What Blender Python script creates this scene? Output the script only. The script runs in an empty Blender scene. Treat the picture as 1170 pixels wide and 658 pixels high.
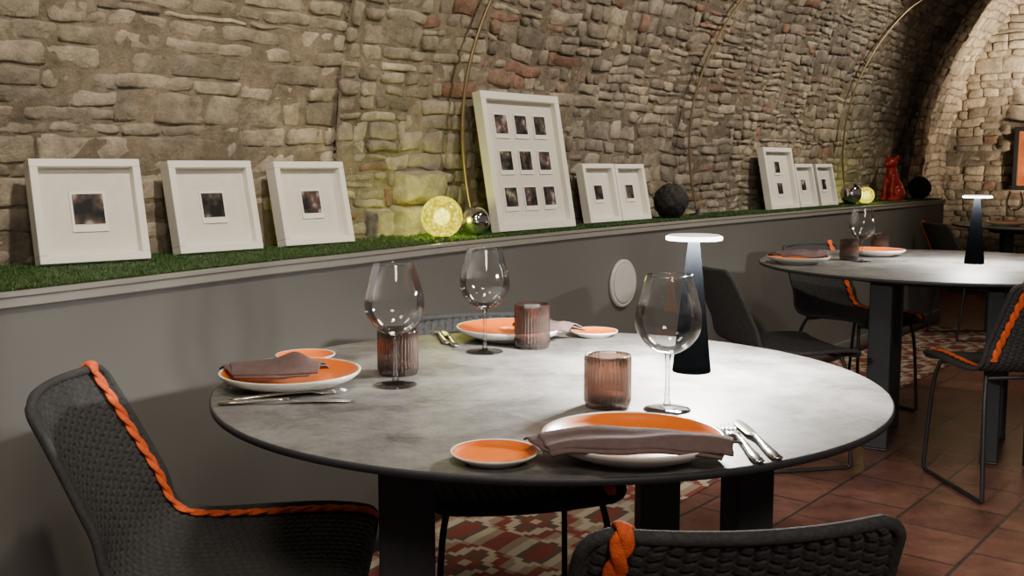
import bpy, bmesh, math, random
from mathutils import Vector, Matrix, noise
random.seed(7)
C = bpy.context.scene.collection
PI = math.pi
# ------------------------------------------------------------------ camera model
CAMH = 1.153; FPX = 1200.0; PITCH = math.atan(141/1200); CP, SP = math.cos(PITCH), math.sin(PITCH)
def at(x, y, z):
    v = (329-y)/FPX; u = (x-585)/FPX
    Zr = -SP + CP*v; Yr = CP + SP*v
    t = (z-CAMH)/Zr
    return Vector((u*t, Yr*t, z))
# wall frame
DX, DY = 0.6293, 0.7772
NX, NY = 0.7772, -0.6293
BX, BY = -1.171, 2.742
def W(s, d, z): return Vector((BX+DX*s+NX*d, BY+DY*s+NY*d, z))
def s_at(px, d, z=0.91):
    r = (px-585)/FPX; k = (CAMH-z)*SP
    return (r*(CP*(BY+NY*d)+k) - BX - NX*d)/(DX - r*CP*DY)
Z0, RV = 1.0, 2.4
def V(s, h, d, off=0.0):
    if h <= Z0: return W(s, d+off, h)
    th = (h-Z0)/RV
    return W(s, off+RV*(1-math.cos(th))+d*math.cos(th), Z0+RV*math.sin(th)-d*math.sin(th))
DEP = [(-3.4,.78),(-.41,.555),(.5,.42),(1.27,.325),(2.1,.275),(2.97,.25),(7,.25)]
def depth(s):
    if s <= DEP[0][0]: return DEP[0][1]
    for i in range(len(DEP)-1):
        a, b = DEP[i], DEP[i+1]
        if s <= b[0]:
            t = (s-a[0])/(b[0]-a[0])
            p0 = DEP[max(i-1,0)][1]; p3 = DEP[min(i+2,len(DEP)-1)][1]
            m1 = (b[1]-p0)*.5; m2 = (p3-a[1])*.5
            t2, t3 = t*t, t*t*t
            return (2*t3-3*t2+1)*a[1]+(t3-2*t2+t)*m1*.6+(-2*t3+3*t2)*b[1]+(t3-t2)*m2*.6
    return DEP[-1][1]
# ------------------------------------------------------------------ materials
def new_mat(name):
    m = bpy.data.materials.new(name); m.use_nodes = True
    nt = m.node_tree; b = nt.nodes['Principled BSDF']
    return m, nt, b
def mat(name, col, rough=.5, metal=0, nscale=20, namt=.15, bump=0, bscale=None, coat=0, spec=None):
    m, nt, b = new_mat(name)
    tc = nt.nodes.new('ShaderNodeTexCoord'); n = nt.nodes.new('ShaderNodeTexNoise')
    n.inputs['Scale'].default_value = nscale; n.inputs['Detail'].default_value = 5
    nt.links.new(tc.outputs['Object'], n.inputs['Vector'])
    r = nt.nodes.new('ShaderNodeValToRGB')
    r.color_ramp.elements[0].position = .3; r.color_ramp.elements[1].position = .7
    r.color_ramp.elements[0].color = tuple(c*(1-namt) for c in col)+(1,)
    r.color_ramp.elements[1].color = tuple(min(1,c*(1+namt)) for c in col)+(1,)
    nt.links.new(n.outputs['Fac'], r.inputs['Fac']); nt.links.new(r.outputs['Color'], b.inputs['Base Color'])
    b.inputs['Roughness'].default_value = rough; b.inputs['Metallic'].default_value = metal
    b.inputs['Coat Weight'].default_value = coat
    if spec is not None: b.inputs['Specular IOR Level'].default_value = spec
    if bump:
        n2 = nt.nodes.new('ShaderNodeTexNoise'); n2.inputs['Scale'].default_value = bscale or nscale*3; n2.inputs['Detail'].default_value = 6
        nt.links.new(tc.outputs['Object'], n2.inputs['Vector'])
        bp = nt.nodes.new('ShaderNodeBump'); bp.inputs['Strength'].default_value = bump; bp.inputs['Distance'].default_value = .004
        nt.links.new(n2.outputs['Fac'], bp.inputs['Height']); nt.links.new(bp.outputs['Normal'], b.inputs['Normal'])
    return m
def emis(name, col, strength):
    m, nt, b = new_mat(name)
    b.inputs['Base Color'].default_value = col+(1,)
    b.inputs['Emission Color'].default_value = col+(1,); b.inputs['Emission Strength'].default_value = strength
    return m
def thin_glass(name, tint, diff=0, dcol=(.5,.4,.35), edge=.1, gain=.75):
    m = bpy.data.materials.new(name); m.use_nodes = True; nt = m.node_tree; nt.nodes.clear()
    out = nt.nodes.new('ShaderNodeOutputMaterial'); tr = nt.nodes.new('ShaderNodeBsdfTransparent'); tr.inputs['Color'].default_value = tint+(1,)
    gl = nt.nodes.new('ShaderNodeBsdfGlossy'); gl.inputs['Roughness'].default_value = .04
    lw = nt.nodes.new('ShaderNodeLayerWeight'); lw.inputs['Blend'].default_value = .25
    mm = nt.nodes.new('ShaderNodeMath'); mm.operation = 'MULTIPLY_ADD'; mm.inputs[1].default_value = gain; mm.inputs[2].default_value = edge*.3
    nt.links.new(lw.outputs['Fresnel'], mm.inputs[0])
    mx = nt.nodes.new('ShaderNodeMixShader'); nt.links.new(mm.outputs[0], mx.inputs[0])
    base = tr
    if diff:
        df = nt.nodes.new('ShaderNodeBsdfDiffuse'); df.inputs['Color'].default_value = dcol+(1,)
        tl = nt.nodes.new('ShaderNodeBsdfTranslucent'); tl.inputs['Color'].default_value = dcol+(1,)
        a = nt.nodes.new('ShaderNodeMixShader'); a.inputs[0].default_value = .5
        nt.links.new(df.outputs[0], a.inputs[1]); nt.links.new(tl.outputs[0], a.inputs[2])
        b2 = nt.nodes.new('ShaderNodeMixShader'); b2.inputs[0].default_value = diff
        nt.links.new(tr.outputs[0], b2.inputs[1]); nt.links.new(a.outputs[0], b2.inputs[2]); base = b2
    nt.links.new(base.outputs[0], mx.inputs[1]); nt.links.new(gl.outputs[0], mx.inputs[2]); nt.links.new(mx.outputs[0], out.inputs[0])
    return m
M = {}
def stone_mat():
    m, nt, b = new_mat('stone')
    at_ = nt.nodes.new('ShaderNodeAttribute'); at_.attribute_name = 'col'
    tc = nt.nodes.new('ShaderNodeTexCoord')
    n = nt.nodes.new('ShaderNodeTexNoise'); n.inputs['Scale'].default_value = 24; n.inputs['Detail'].default_value = 10; n.inputs['Roughness'].default_value = .7
    nt.links.new(tc.outputs['Object'], n.inputs['Vector'])
    r = nt.nodes.new('ShaderNodeValToRGB'); r.color_ramp.elements[0].position = .3; r.color_ramp.elements[1].position = .72
    r.color_ramp.elements[0].color = (.55,.535,.515,1); r.color_ramp.elements[1].color = (1.2,1.18,1.15,1)
    nt.links.new(n.outputs['Fac'], r.inputs['Fac'])
    mx = nt.nodes.new('ShaderNodeMix'); mx.data_type = 'RGBA'; mx.blend_type = 'MULTIPLY'; mx.inputs['Factor'].default_value = 1
    nt.links.new(at_.outputs['Color'], mx.inputs['A']); nt.links.new(r.outputs['Color'], mx.inputs['B'])
    n3 = nt.nodes.new('ShaderNodeTexNoise'); n3.inputs['Scale'].default_value = 1.7; n3.inputs['Detail'].default_value = 4
    nt.links.new(tc.outputs['Object'], n3.inputs['Vector'])
    r3 = nt.nodes.new('ShaderNodeValToRGB'); r3.color_ramp.elements[0].position = .35; r3.color_ramp.elements[1].position = .65
    r3.color_ramp.elements[0].color = (.80,.81,.83,1); r3.color_ramp.elements[1].color = (1.08,1.05,1.0,1)
    nt.links.new(n3.outputs['Fac'], r3.inputs['Fac'])
    mx2 = nt.nodes.new('ShaderNodeMix'); mx2.data_type = 'RGBA'; mx2.blend_type = 'MULTIPLY'; mx2.inputs['Factor'].default_value = 1
    nt.links.new(mx.outputs['Result'], mx2.inputs['A']); nt.links.new(r3.outputs['Color'], mx2.inputs['B'])
    nt.links.new(mx2.outputs['Result'], b.inputs['Base Color'])
    b.inputs['Roughness'].default_value = .92; b.inputs['Specular IOR Level'].default_value = .2
    n2 = nt.nodes.new('ShaderNodeTexNoise'); n2.inputs['Scale'].default_value = 32; n2.inputs['Detail'].default_value = 10; n2.inputs['Roughness'].default_value = .72
    nt.links.new(tc.outputs['Object'], n2.inputs['Vector'])
    bp = nt.nodes.new('ShaderNodeBump'); bp.inputs['Strength'].default_value = 1.0; bp.inputs['Distance'].default_value = .016
    nt.links.new(n2.outputs['Fac'], bp.inputs['Height']); nt.links.new(bp.outputs['Normal'], b.inputs['Normal'])
    return m
M['stone'] = stone_mat()
M['vault'] = mat('vault_plaster', (.30,.255,.20), .95, nscale=6, namt=.3, bump=.8, bscale=18)
M['wains'] = mat('wainscot_paint', (.118,.115,.109), .5, nscale=3, namt=.06, bump=.05, bscale=60)
M['trim'] = mat('moulding_paint', (.25,.24,.22), .40, nscale=8, namt=.06)
M['white'] = mat('white_lacquer', (.86,.84,.79), .45, nscale=8, namt=.03)
M['matb'] = mat('mat_board', (.74,.71,.65), .8, nscale=40, namt=.04)
M['card'] = mat('instant_photo_card', (.88,.86,.82), .5, nscale=30, namt=.02)
M['black'] = mat('black_metal', (.018,.018,.02), .45, nscale=30, namt=.1)
M['leg'] = mat('table_leg_black', (.030,.031,.037), .55, nscale=40, namt=.15, bump=.15, bscale=200)
M['rope'] = mat('charcoal_rope', (.036,.036,.037), .8, nscale=150, namt=.35, bump=.4, bscale=500)
M['orope'] = mat('orange_rope', (.78,.115,.022), .8, nscale=120, namt=.22, bump=.5, bscale=500)
M['orange'] = mat('orange_glaze', (.80,.155,.003), .3, nscale=14, namt=.08, coat=.1)
M['china'] = mat('white_glaze', (.82,.79,.74), .2, nscale=10, namt=.03, coat=.3)
M['emblem'] = mat('emblem_print', (.95,.48,.2), .35, nscale=10, namt=.03)
M['napkin'] = mat('brown_linen', (.110,.070,.066), .9, nscale=90, namt=.12, bump=.3, bscale=700)
M['wax'] = mat('brown_candle_wax', (.22,.15,.12), .6, nscale=30, namt=.05)
M['steel'] = mat('steel', (.66,.64,.60), .2, metal=1, nscale=30, namt=.05)
M['chrome'] = mat('chrome', (.75,.75,.75), .06, metal=1, nscale=5, namt=.03)
M['brass'] = mat('brass', (.42,.33,.19), .42, metal=1, nscale=20, namt=.08)
M['red'] = mat('red_gloss', (.27,.009,.011), .3, nscale=8, namt=.08, coat=.2)
M['dark'] = mat('dark_foliage', (.012,.013,.012), .8, nscale=60, namt=.4, bump=.8, bscale=120)
M['glass'] = thin_glass('thin_clear_glass', (.96,.96,.96), edge=.14, gain=.85)
M['smoke'] = thin_glass('smoky_brown_glass', (.57,.455,.40), diff=.085, dcol=(.27,.195,.165), edge=.18, gain=.85)
M['vent'] = mat('pale_vent_paint', (.46,.46,.45), .55, nscale=10, namt=.04)
M['lampb'] = mat('lamp_black', (.0013,.0015,.0019), 1.0, nscale=40, namt=.1, spec=0)
M['led'] = emis('led_diffuser', (1,.97,.92), 9)
M['ledcap'] = emis('led_cap_glow', (.95,.93,.9), .8)
M['sglass'] = thin_glass('stem_clear_glass', (.9,.9,.9), edge=.35, gain=1.0)
def table_mat():
    m, nt, b = new_mat('grey_ceramic_top')
    tc = nt.nodes.new('ShaderNodeTexCoord')
    n = nt.nodes.new('ShaderNodeTexNoise'); n.inputs['Scale'].default_value = 6.5; n.inputs['Detail'].default_value = 12; n.inputs['Roughness'].default_value = .80; n.inputs['Distortion'].default_value = .25
    nt.links.new(tc.outputs['Object'], n.inputs['Vector'])
    r = nt.nodes.new('ShaderNodeValToRGB'); r.color_ramp.elements[0].position = .37; r.color_ramp.elements[1].position = .63
    r.color_ramp.elements[0].color = (.055,.052,.049,1); r.color_ramp.elements[1].color = (.195,.188,.178,1)
    nt.links.new(n.outputs['Fac'], r.inputs['Fac']); nt.links.new(r.outputs['Color'], b.inputs['Base Color'])
    n2 = nt.nodes.new('ShaderNodeTexNoise'); n2.inputs['Scale'].default_value = 130; n2.inputs['Detail'].default_value = 4
    nt.links.new(tc.outputs['Object'], n2.inputs['Vector'])
    bp = nt.nodes.new('ShaderNodeBump'); bp.inputs['Strength'].default_value = .25; bp.inputs['Distance'].default_value = .002
    nt.links.new(n2.outputs['Fac'], bp.inputs['Height']); nt.links.new(bp.outputs['Normal'], b.inputs['Normal'])
    b.inputs['Roughness'].default_value = .5; b.inputs['Specular IOR Level'].default_value = .35
    return m
M['ttop'] = table_mat()
def floor_mat():
    m, nt, b = new_mat('terracotta_tiles')
    tc = nt.nodes.new('ShaderNodeTexCoord'); mp = nt.nodes.new('ShaderNodeMapping')
    mp.inputs['Rotation'].default_value = (0,0,math.radians(-51))
    nt.links.new(tc.outputs['Object'], mp.inputs['Vector'])
    br = nt.nodes.new('ShaderNodeTexBrick'); br.inputs['Scale'].default_value = 1.0
    br.inputs['Brick Width'].default_value = .28; br.inputs['Row Height'].default_value = .28; br.inputs['Mortar Size'].default_value = .006
    br.inputs['Color1'].default_value = (.100,.043,.032,1); br.inputs['Color2'].default_value = (.145,.066,.048,1); br.inputs['Mortar'].default_value = (.038,.029,.026,1)
    nt.links.new(mp.outputs['Vector'], br.inputs['Vector'])
    n = nt.nodes.new('ShaderNodeTexNoise'); n.inputs['Scale'].default_value = 6; n.inputs['Detail'].default_value = 9; n.inputs['Roughness'].default_value = .75
    nt.links.new(tc.outputs['Object'], n.inputs['Vector'])
    r = nt.nodes.new('ShaderNodeValToRGB'); r.color_ramp.elements[0].position = .3; r.color_ramp.elements[1].position = .75
    r.color_ramp.elements[0].color = (.45,.43,.43,1); r.color_ramp.elements[1].color = (2.0,2.0,2.0,1)
    nt.links.new(n.outputs['Fac'], r.inputs['Fac'])
    mx = nt.nodes.new('ShaderNodeMix'); mx.data_type = 'RGBA'; mx.blend_type = 'MULTIPLY'; mx.inputs['Factor'].default_value = 1
    nt.links.new(br.outputs['Color'], mx.inputs['A']); nt.links.new(r.outputs['Color'], mx.inputs['B'])
    nt.links.new(mx.outputs['Result'], b.inputs['Base Color'])
    bp = nt.nodes.new('ShaderNodeBump'); bp.inputs['Strength'].default_value = .3; bp.inputs['Distance'].default_value = .006
    nt.links.new(n.outputs['Fac'], bp.inputs['Height']); nt.links.new(bp.outputs['Normal'], b.inputs['Normal'])
    b.inputs['Roughness'].default_value = .30
    return m
M['floor'] = floor_mat()
def rug_mat():
    m, nt, b = new_mat('kilim_weave')
    uv = nt.nodes.new('ShaderNodeUVMap'); sep = nt.nodes.new('ShaderNodeSeparateXYZ')
    nz = nt.nodes.new('ShaderNodeTexNoise'); nz.inputs['Scale'].default_value = 9; nz.inputs['Detail'].default_value = 3
    nt.links.new(uv.outputs['UV'], nz.inputs['Vector'])
    mxv = nt.nodes.new('ShaderNodeMix'); mxv.data_type='VECTOR'; mxv.inputs['Factor'].default_value=.016
    nt.links.new(uv.outputs['UV'], mxv.inputs['A']); nt.links.new(nz.outputs['Color'], mxv.inputs['B'])
    nt.links.new(mxv.outputs['Result'], sep.inputs[0])
    def mt(op, a, bv=None):
        n = nt.nodes.new('ShaderNodeMath'); n.operation = op
        for i, q in enumerate((a, bv)):
            if q is None: continue
            if isinstance(q, (int, float)): n.inputs[i].default_value = q
            else: nt.links.new(q, n.inputs[i])
        return n.outputs[0]
    def cell(o, size, st):
        f = mt('ABSOLUTE', mt('SUBTRACT', mt('FRACT', mt('DIVIDE', o, size)), .5))
        return mt('DIVIDE', mt('FLOOR', mt('MULTIPLY', f, st)), st)
    p = cell(sep.outputs[0], .40, 22); q = cell(sep.outputs[1], .30, 18)
    tri = mt('MULTIPLY', mt('ABSOLUTE', mt('SUBTRACT', mt('FRACT', mt('MULTIPLY', p, 4)), .5)), .26)
    s = mt('ADD', mt('ADD', p, q), tri)
    r = nt.nodes.new('ShaderNodeValToRGB'); r.color_ramp.interpolation = 'CONSTANT'
    cr=(.44,.38,.29); rd=(.20,.046,.034); ch=(.10,.074,.060); tn=(.29,.215,.15)
    cols = [(0,cr),(.10,rd),(.20,ch),(.28,cr),(.40,tn),(.49,rd),(.62,cr),(.73,ch),(.82,rd),(.94,cr)]
    e = r.color_ramp.elements
    e[0].position, e[0].color = 0, cols[0][1]+(1,)
    e[1].position, e[1].color = cols[1][0], cols[1][1]+(1,)
    for ps, c in cols[2:]:
        k = e.new(ps); k.color = c+(1,)
    nt.links.new(s, r.inputs['Fac']); nt.links.new(r.outputs['Color'], b.inputs['Base Color'])
    b.inputs['Roughness'].default_value = .95
    return m
M['rug'] = rug_mat()
def grass_mat():
    m, nt, b = new_mat('artificial_turf')
    at_ = nt.nodes.new('ShaderNodeAttribute'); at_.attribute_name = 'col'
    nt.links.new(at_.outputs['Color'], b.inputs['Base Color']); b.inputs['Roughness'].default_value = .6
    return m
M['grass'] = grass_mat()
def glow_mat(name, scale, st):
    m, nt, b = new_mat(name)
    tc = nt.nodes.new('ShaderNodeTexCoord'); v = nt.nodes.new('ShaderNodeTexVoronoi'); v.feature = 'F1'; v.inputs['Scale'].default_value = scale
    nt.links.new(tc.outputs['Object'], v.inputs['Vector'])
    r = nt.nodes.new('ShaderNodeValToRGB'); e = r.color_ramp.elements
    e[0].position = .12; e[0].color = (1,.92,.18,1); e[1].position = .8; e[1].color = (.22,.17,.0,1)
    k = e.new(.36); k.color = (.56,.46,.005,1)
    nt.links.new(v.outputs['Distance'], r.inputs['Fac']); nt.links.new(r.outputs['Color'], b.inputs['Emission Color'])
    b.inputs['Emission Strength'].default_value = st; b.inputs['Base Color'].default_value = (.02,.017,.0,1); b.inputs['Roughness'].default_value = .12
    tr = nt.nodes.new('ShaderNodeBsdfTransparent'); mx = nt.nodes.new('ShaderNodeMixShader'); mx.inputs[0].default_value = .75
    out = nt.nodes['Material Output']
    nt.links.new(tr.outputs[0], mx.inputs[1]); nt.links.new(b.outputs[0], mx.inputs[2]); nt.links.new(mx.outputs[0], out.inputs['Surface'])
    return m
M['glow'] = glow_mat('crackle_glass_glow', 75, 2.5)
def photo_mat():
    m, nt, b = new_mat('instant_photo_picture')
    tc = nt.nodes.new('ShaderNodeTexCoord'); oi = nt.nodes.new('ShaderNodeObjectInfo')
    ad = nt.nodes.new('ShaderNodeVectorMath'); ad.operation = 'ADD'
    mul = nt.nodes.new('ShaderNodeMath'); mul.operation = 'MULTIPLY'; mul.inputs[1].default_value = 40
    nt.links.new(oi.outputs['Random'], mul.inputs[0]); nt.links.new(tc.outputs['Object'], ad.inputs[0]); nt.links.new(mul.outputs[0], ad.inputs[1])
    n = nt.nodes.new('ShaderNodeTexNoise'); n.inputs['Scale'].default_value = 22; n.inputs['Detail'].default_value = 2
    nt.links.new(ad.outputs[0], n.inputs['Vector'])
    r = nt.nodes.new('ShaderNodeValToRGB'); e = r.color_ramp.elements
    e[0].position = .40; e[0].color = (.018,.017,.018,1); e[1].position = .68; e[1].color = (.34,.33,.32,1)
    k = e.new(.51); k.color = (.052,.046,.046,1); k = e.new(.60); k.color = (.14,.085,.07,1)
    nt.links.new(n.outputs['Fac'], r.inputs['Fac'])
    hs = nt.nodes.new('ShaderNodeHueSaturation'); hs.inputs['Saturation'].default_value = .9
    m2 = nt.nodes.new('ShaderNodeMath'); m2.operation = 'MULTIPLY_ADD'; m2.inputs[1].default_value = .18; m2.inputs[2].default_value = .42
    nt.links.new(oi.outputs['Random'], m2.inputs[0]); nt.links.new(m2.outputs[0], hs.inputs['Hue'])
    nt.links.new(r.outputs['Color'], hs.inputs['Color']); nt.links.new(hs.outputs['Color'], b.inputs['Base Color'])
    b.inputs['Roughness'].default_value = .25
    return m
M['photo'] = photo_mat()
M['poster'] = mat('poster_print', (.50,.13,.04), .6, nscale=7, namt=.5)
# ------------------------------------------------------------------ mesh helpers
class MB:
    def __init__(s): s.v=[]; s.f=[]; s.m=[]
    def add(s, vs, fs, mi=0):
        o=len(s.v); s.v += [tuple(p) for p in vs]
        for f in fs: s.f.append(tuple(i+o for i in f)); s.m.append(mi)
    def box(s, c, sz, mi=0, rot=None):
        vs=[]
        for k in range(8):
            p=Vector(((k&1)-.5,((k>>1)&1)-.5,((k>>2)&1)-.5)); p=Vector((p.x*sz[0],p.y*sz[1],p.z*sz[2]))
            if rot: p = rot @ p
            vs.append(p+Vector(c))
        s.add(vs, [(0,2,3,1),(4,5,7,6),(0,1,5,4),(2,6,7,3),(0,4,6,2),(1,3,7,5)], mi)
    def lathe(s, prof, n=48, mi=0, rib=None):
        rings=[]; vs=[]
        for (r,z) in prof:
            if r < 1e-6: rings.append([len(vs)]); vs.append((0,0,z))
            else:
                st=len(vs)
                for j in range(n):
                    a=2*PI*j/n; rr = r*(1+(rib(a,z) if rib else 0))
                    vs.append((rr*math.cos(a),rr*math.sin(a),z))
                rings.append(list(range(st,st+n)))
        o=len(s.v); s.v+=vs
        for i in range(len(prof)-1):
            A,B=rings[i],rings[i+1]; m = mi[i] if isinstance(mi,(list,tuple)) else mi
            for j in range(n):
                k=(j+1)%n
                if len(A)==1 and len(B)==1: continue
                if len(A)==1: f=(A[0],B[k],B[j])
                elif len(B)==1: f=(A[j],A[k],B[0])
                else: f=(A[j],A[k],B[k],B[j])
                s.f.append(tuple(q+o for q in f)); s.m.append(m)
    def tube(s, path, r, n=10, closed=False, mi=0):
        path=[Vector(p) for p in path]; fr=frames(path, closed); vs=[]; L=len(path)
        for i,(p,(t,a,b)) in enumerate(zip(path,fr)):
            rr = r[i] if isinstance(r,(list,tuple)) else r
            for j in range(n):
                q=2*PI*j/n; vs.append(p+a*math.cos(q)*rr+b*math.sin(q)*rr)
        fs=[]
        for i in range(L if closed else L-1):
            k=(i+1)%L
            for j in range(n):
                l=(j+1)%n; fs.append((i*n+j,i*n+l,k*n+l,k*n+j))
        if not closed:
            fs.append(tuple(range(n-1,-1,-1))); fs.append(tuple((L-1)*n+j for j in range(n)))
        s.add(vs,fs,mi)
    def loft(s, secs, n=12, mi=0):
        vs=[]
        for (x,y,z,hw,ht) in secs:
            for j in range(n):
                q=2*PI*j/n; vs.append((x,y+math.cos(q)*hw,z+math.sin(q)*ht))
        fs=[]
        for i in range(len(secs)-1):
            for j in range(n):
                l=(j+1)%n; fs.append((i*n+j,(i)*n+l,(i+1)*n+l,(i+1)*n+j))
        fs.append(tuple(range(n-1,-1,-1))); fs.append(tuple((len(secs)-1)*n+j for j in range(n)))
        s.add(vs,fs,mi)
    def ellip(s, c, r, rot=None, n=20, m=12):
        vs=[];fs=[]; c=Vector(c)
        for i in range(m+1):
            for j in range(n):
                a=PI*i/m; q=2*PI*j/n
                p=Vector((r[0]*math.sin(a)*math.cos(q),r[1]*math.sin(a)*math.sin(q),-r[2]*math.cos(a)))
                if rot: p=rot@p
                vs.append(c+p)
        for i in range(m):
            for j in range(n):
                l=(j+1)%n; fs.append((i*n+j,i*n+l,(i+1)*n+l,(i+1)*n+j))
        s.add(vs,fs)
    def build(s, name, mats, parent=None, smooth=True, bevel=0, col=None, sub=0):
        me=bpy.data.meshes.new(name); me.from_pydata(s.v,[],s.f)
        if not isinstance(mats,(list,tuple)): mats=[mats]
        for m in mats: me.materials.append(m)
        me.polygons.foreach_set('material_index', s.m)
        me.polygons.foreach_set('use_smooth', [smooth]*len(s.f))
        if col:
            a=me.color_attributes.new('col','FLOAT_COLOR','POINT')
            flat=[]
            for c in col: flat += [c[0],c[1],c[2],1.0]
            a.data.foreach_set('color', flat)
        me.update(); o=bpy.data.objects.new(name, me); C.objects.link(o)
        if parent: o.parent=parent
        if bevel:
            b=o.modifiers.new('bevel','BEVEL'); b.width=bevel; b.segments=2; b.limit_method='ANGLE'
        if sub:
            b=o.modifiers.new('sub','SUBSURF'); b.levels=sub; b.render_levels=sub
        return o
def frames(path, closed=False):
    L=len(path); ts=[]
    for i in range(L):
        if closed: t=path[(i+1)%L]-path[i-1]
        else: t=path[min(i+1,L-1)]-path[max(i-1,0)]
        ts.append(t.normalized())
    a=ts[0].orthogonal().normalized(); out=[]
    for i,t in enumerate(ts):
        a=(a-t*a.dot(t)).normalized(); out.append((t,a,t.cross(a)))
    return out
def catmull(pts, n):
    pts=[Vector(p) for p in pts]; out=[]
    for i in range(len(pts)-1):
        p0=pts[max(i-1,0)]; p1=pts[i]; p2=pts[i+1]; p3=pts[min(i+2,len(pts)-1)]
        for k in range(n):
            t=k/n
            out.append(.5*((2*p1)+(p2-p0)*t+(2*p0-5*p1+4*p2-p3)*t*t+(3*p1-p0-3*p2+p3)*t**3))
    out.append(pts[-1]); return out
def resample(path, n):
    L=[0]
    for i in range(1,len(path)): L.append(L[-1]+(path[i]-path[i-1]).length)
    out=[]; j=0
    for k in range(n):
        q=L[-1]*k/(n-1)
        while j<len(L)-2 and L[j+1]<q: j+=1
        t=(q-L[j])/max(1e-9,L[j+1]-L[j]); out.append(path[j].lerp(path[j+1],min(1,t)))
    return out, L[-1]
def tag(o, label, cat, group=None, kind=None):
    o['label']=label; o['category']=cat
    if group: o['group']=group
    if kind: o['kind']=kind
    return o
def thing(name, label, cat, loc=(0,0,0), rot=(0,0,0), group=None):
    o=bpy.data.objects.new(name,None); C.objects.link(o); o.empty_display_size=.05
    o.location=loc; o.rotation_euler=rot; return tag(o,label,cat,group)
def copy_tree(o, parent=None):
    c=o.copy(); C.objects.link(c)
    if parent: c.parent=parent
    for ch in list(o.children): copy_tree(ch,c)
    return c
def struct(o): o['kind']='structure'; return o
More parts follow.
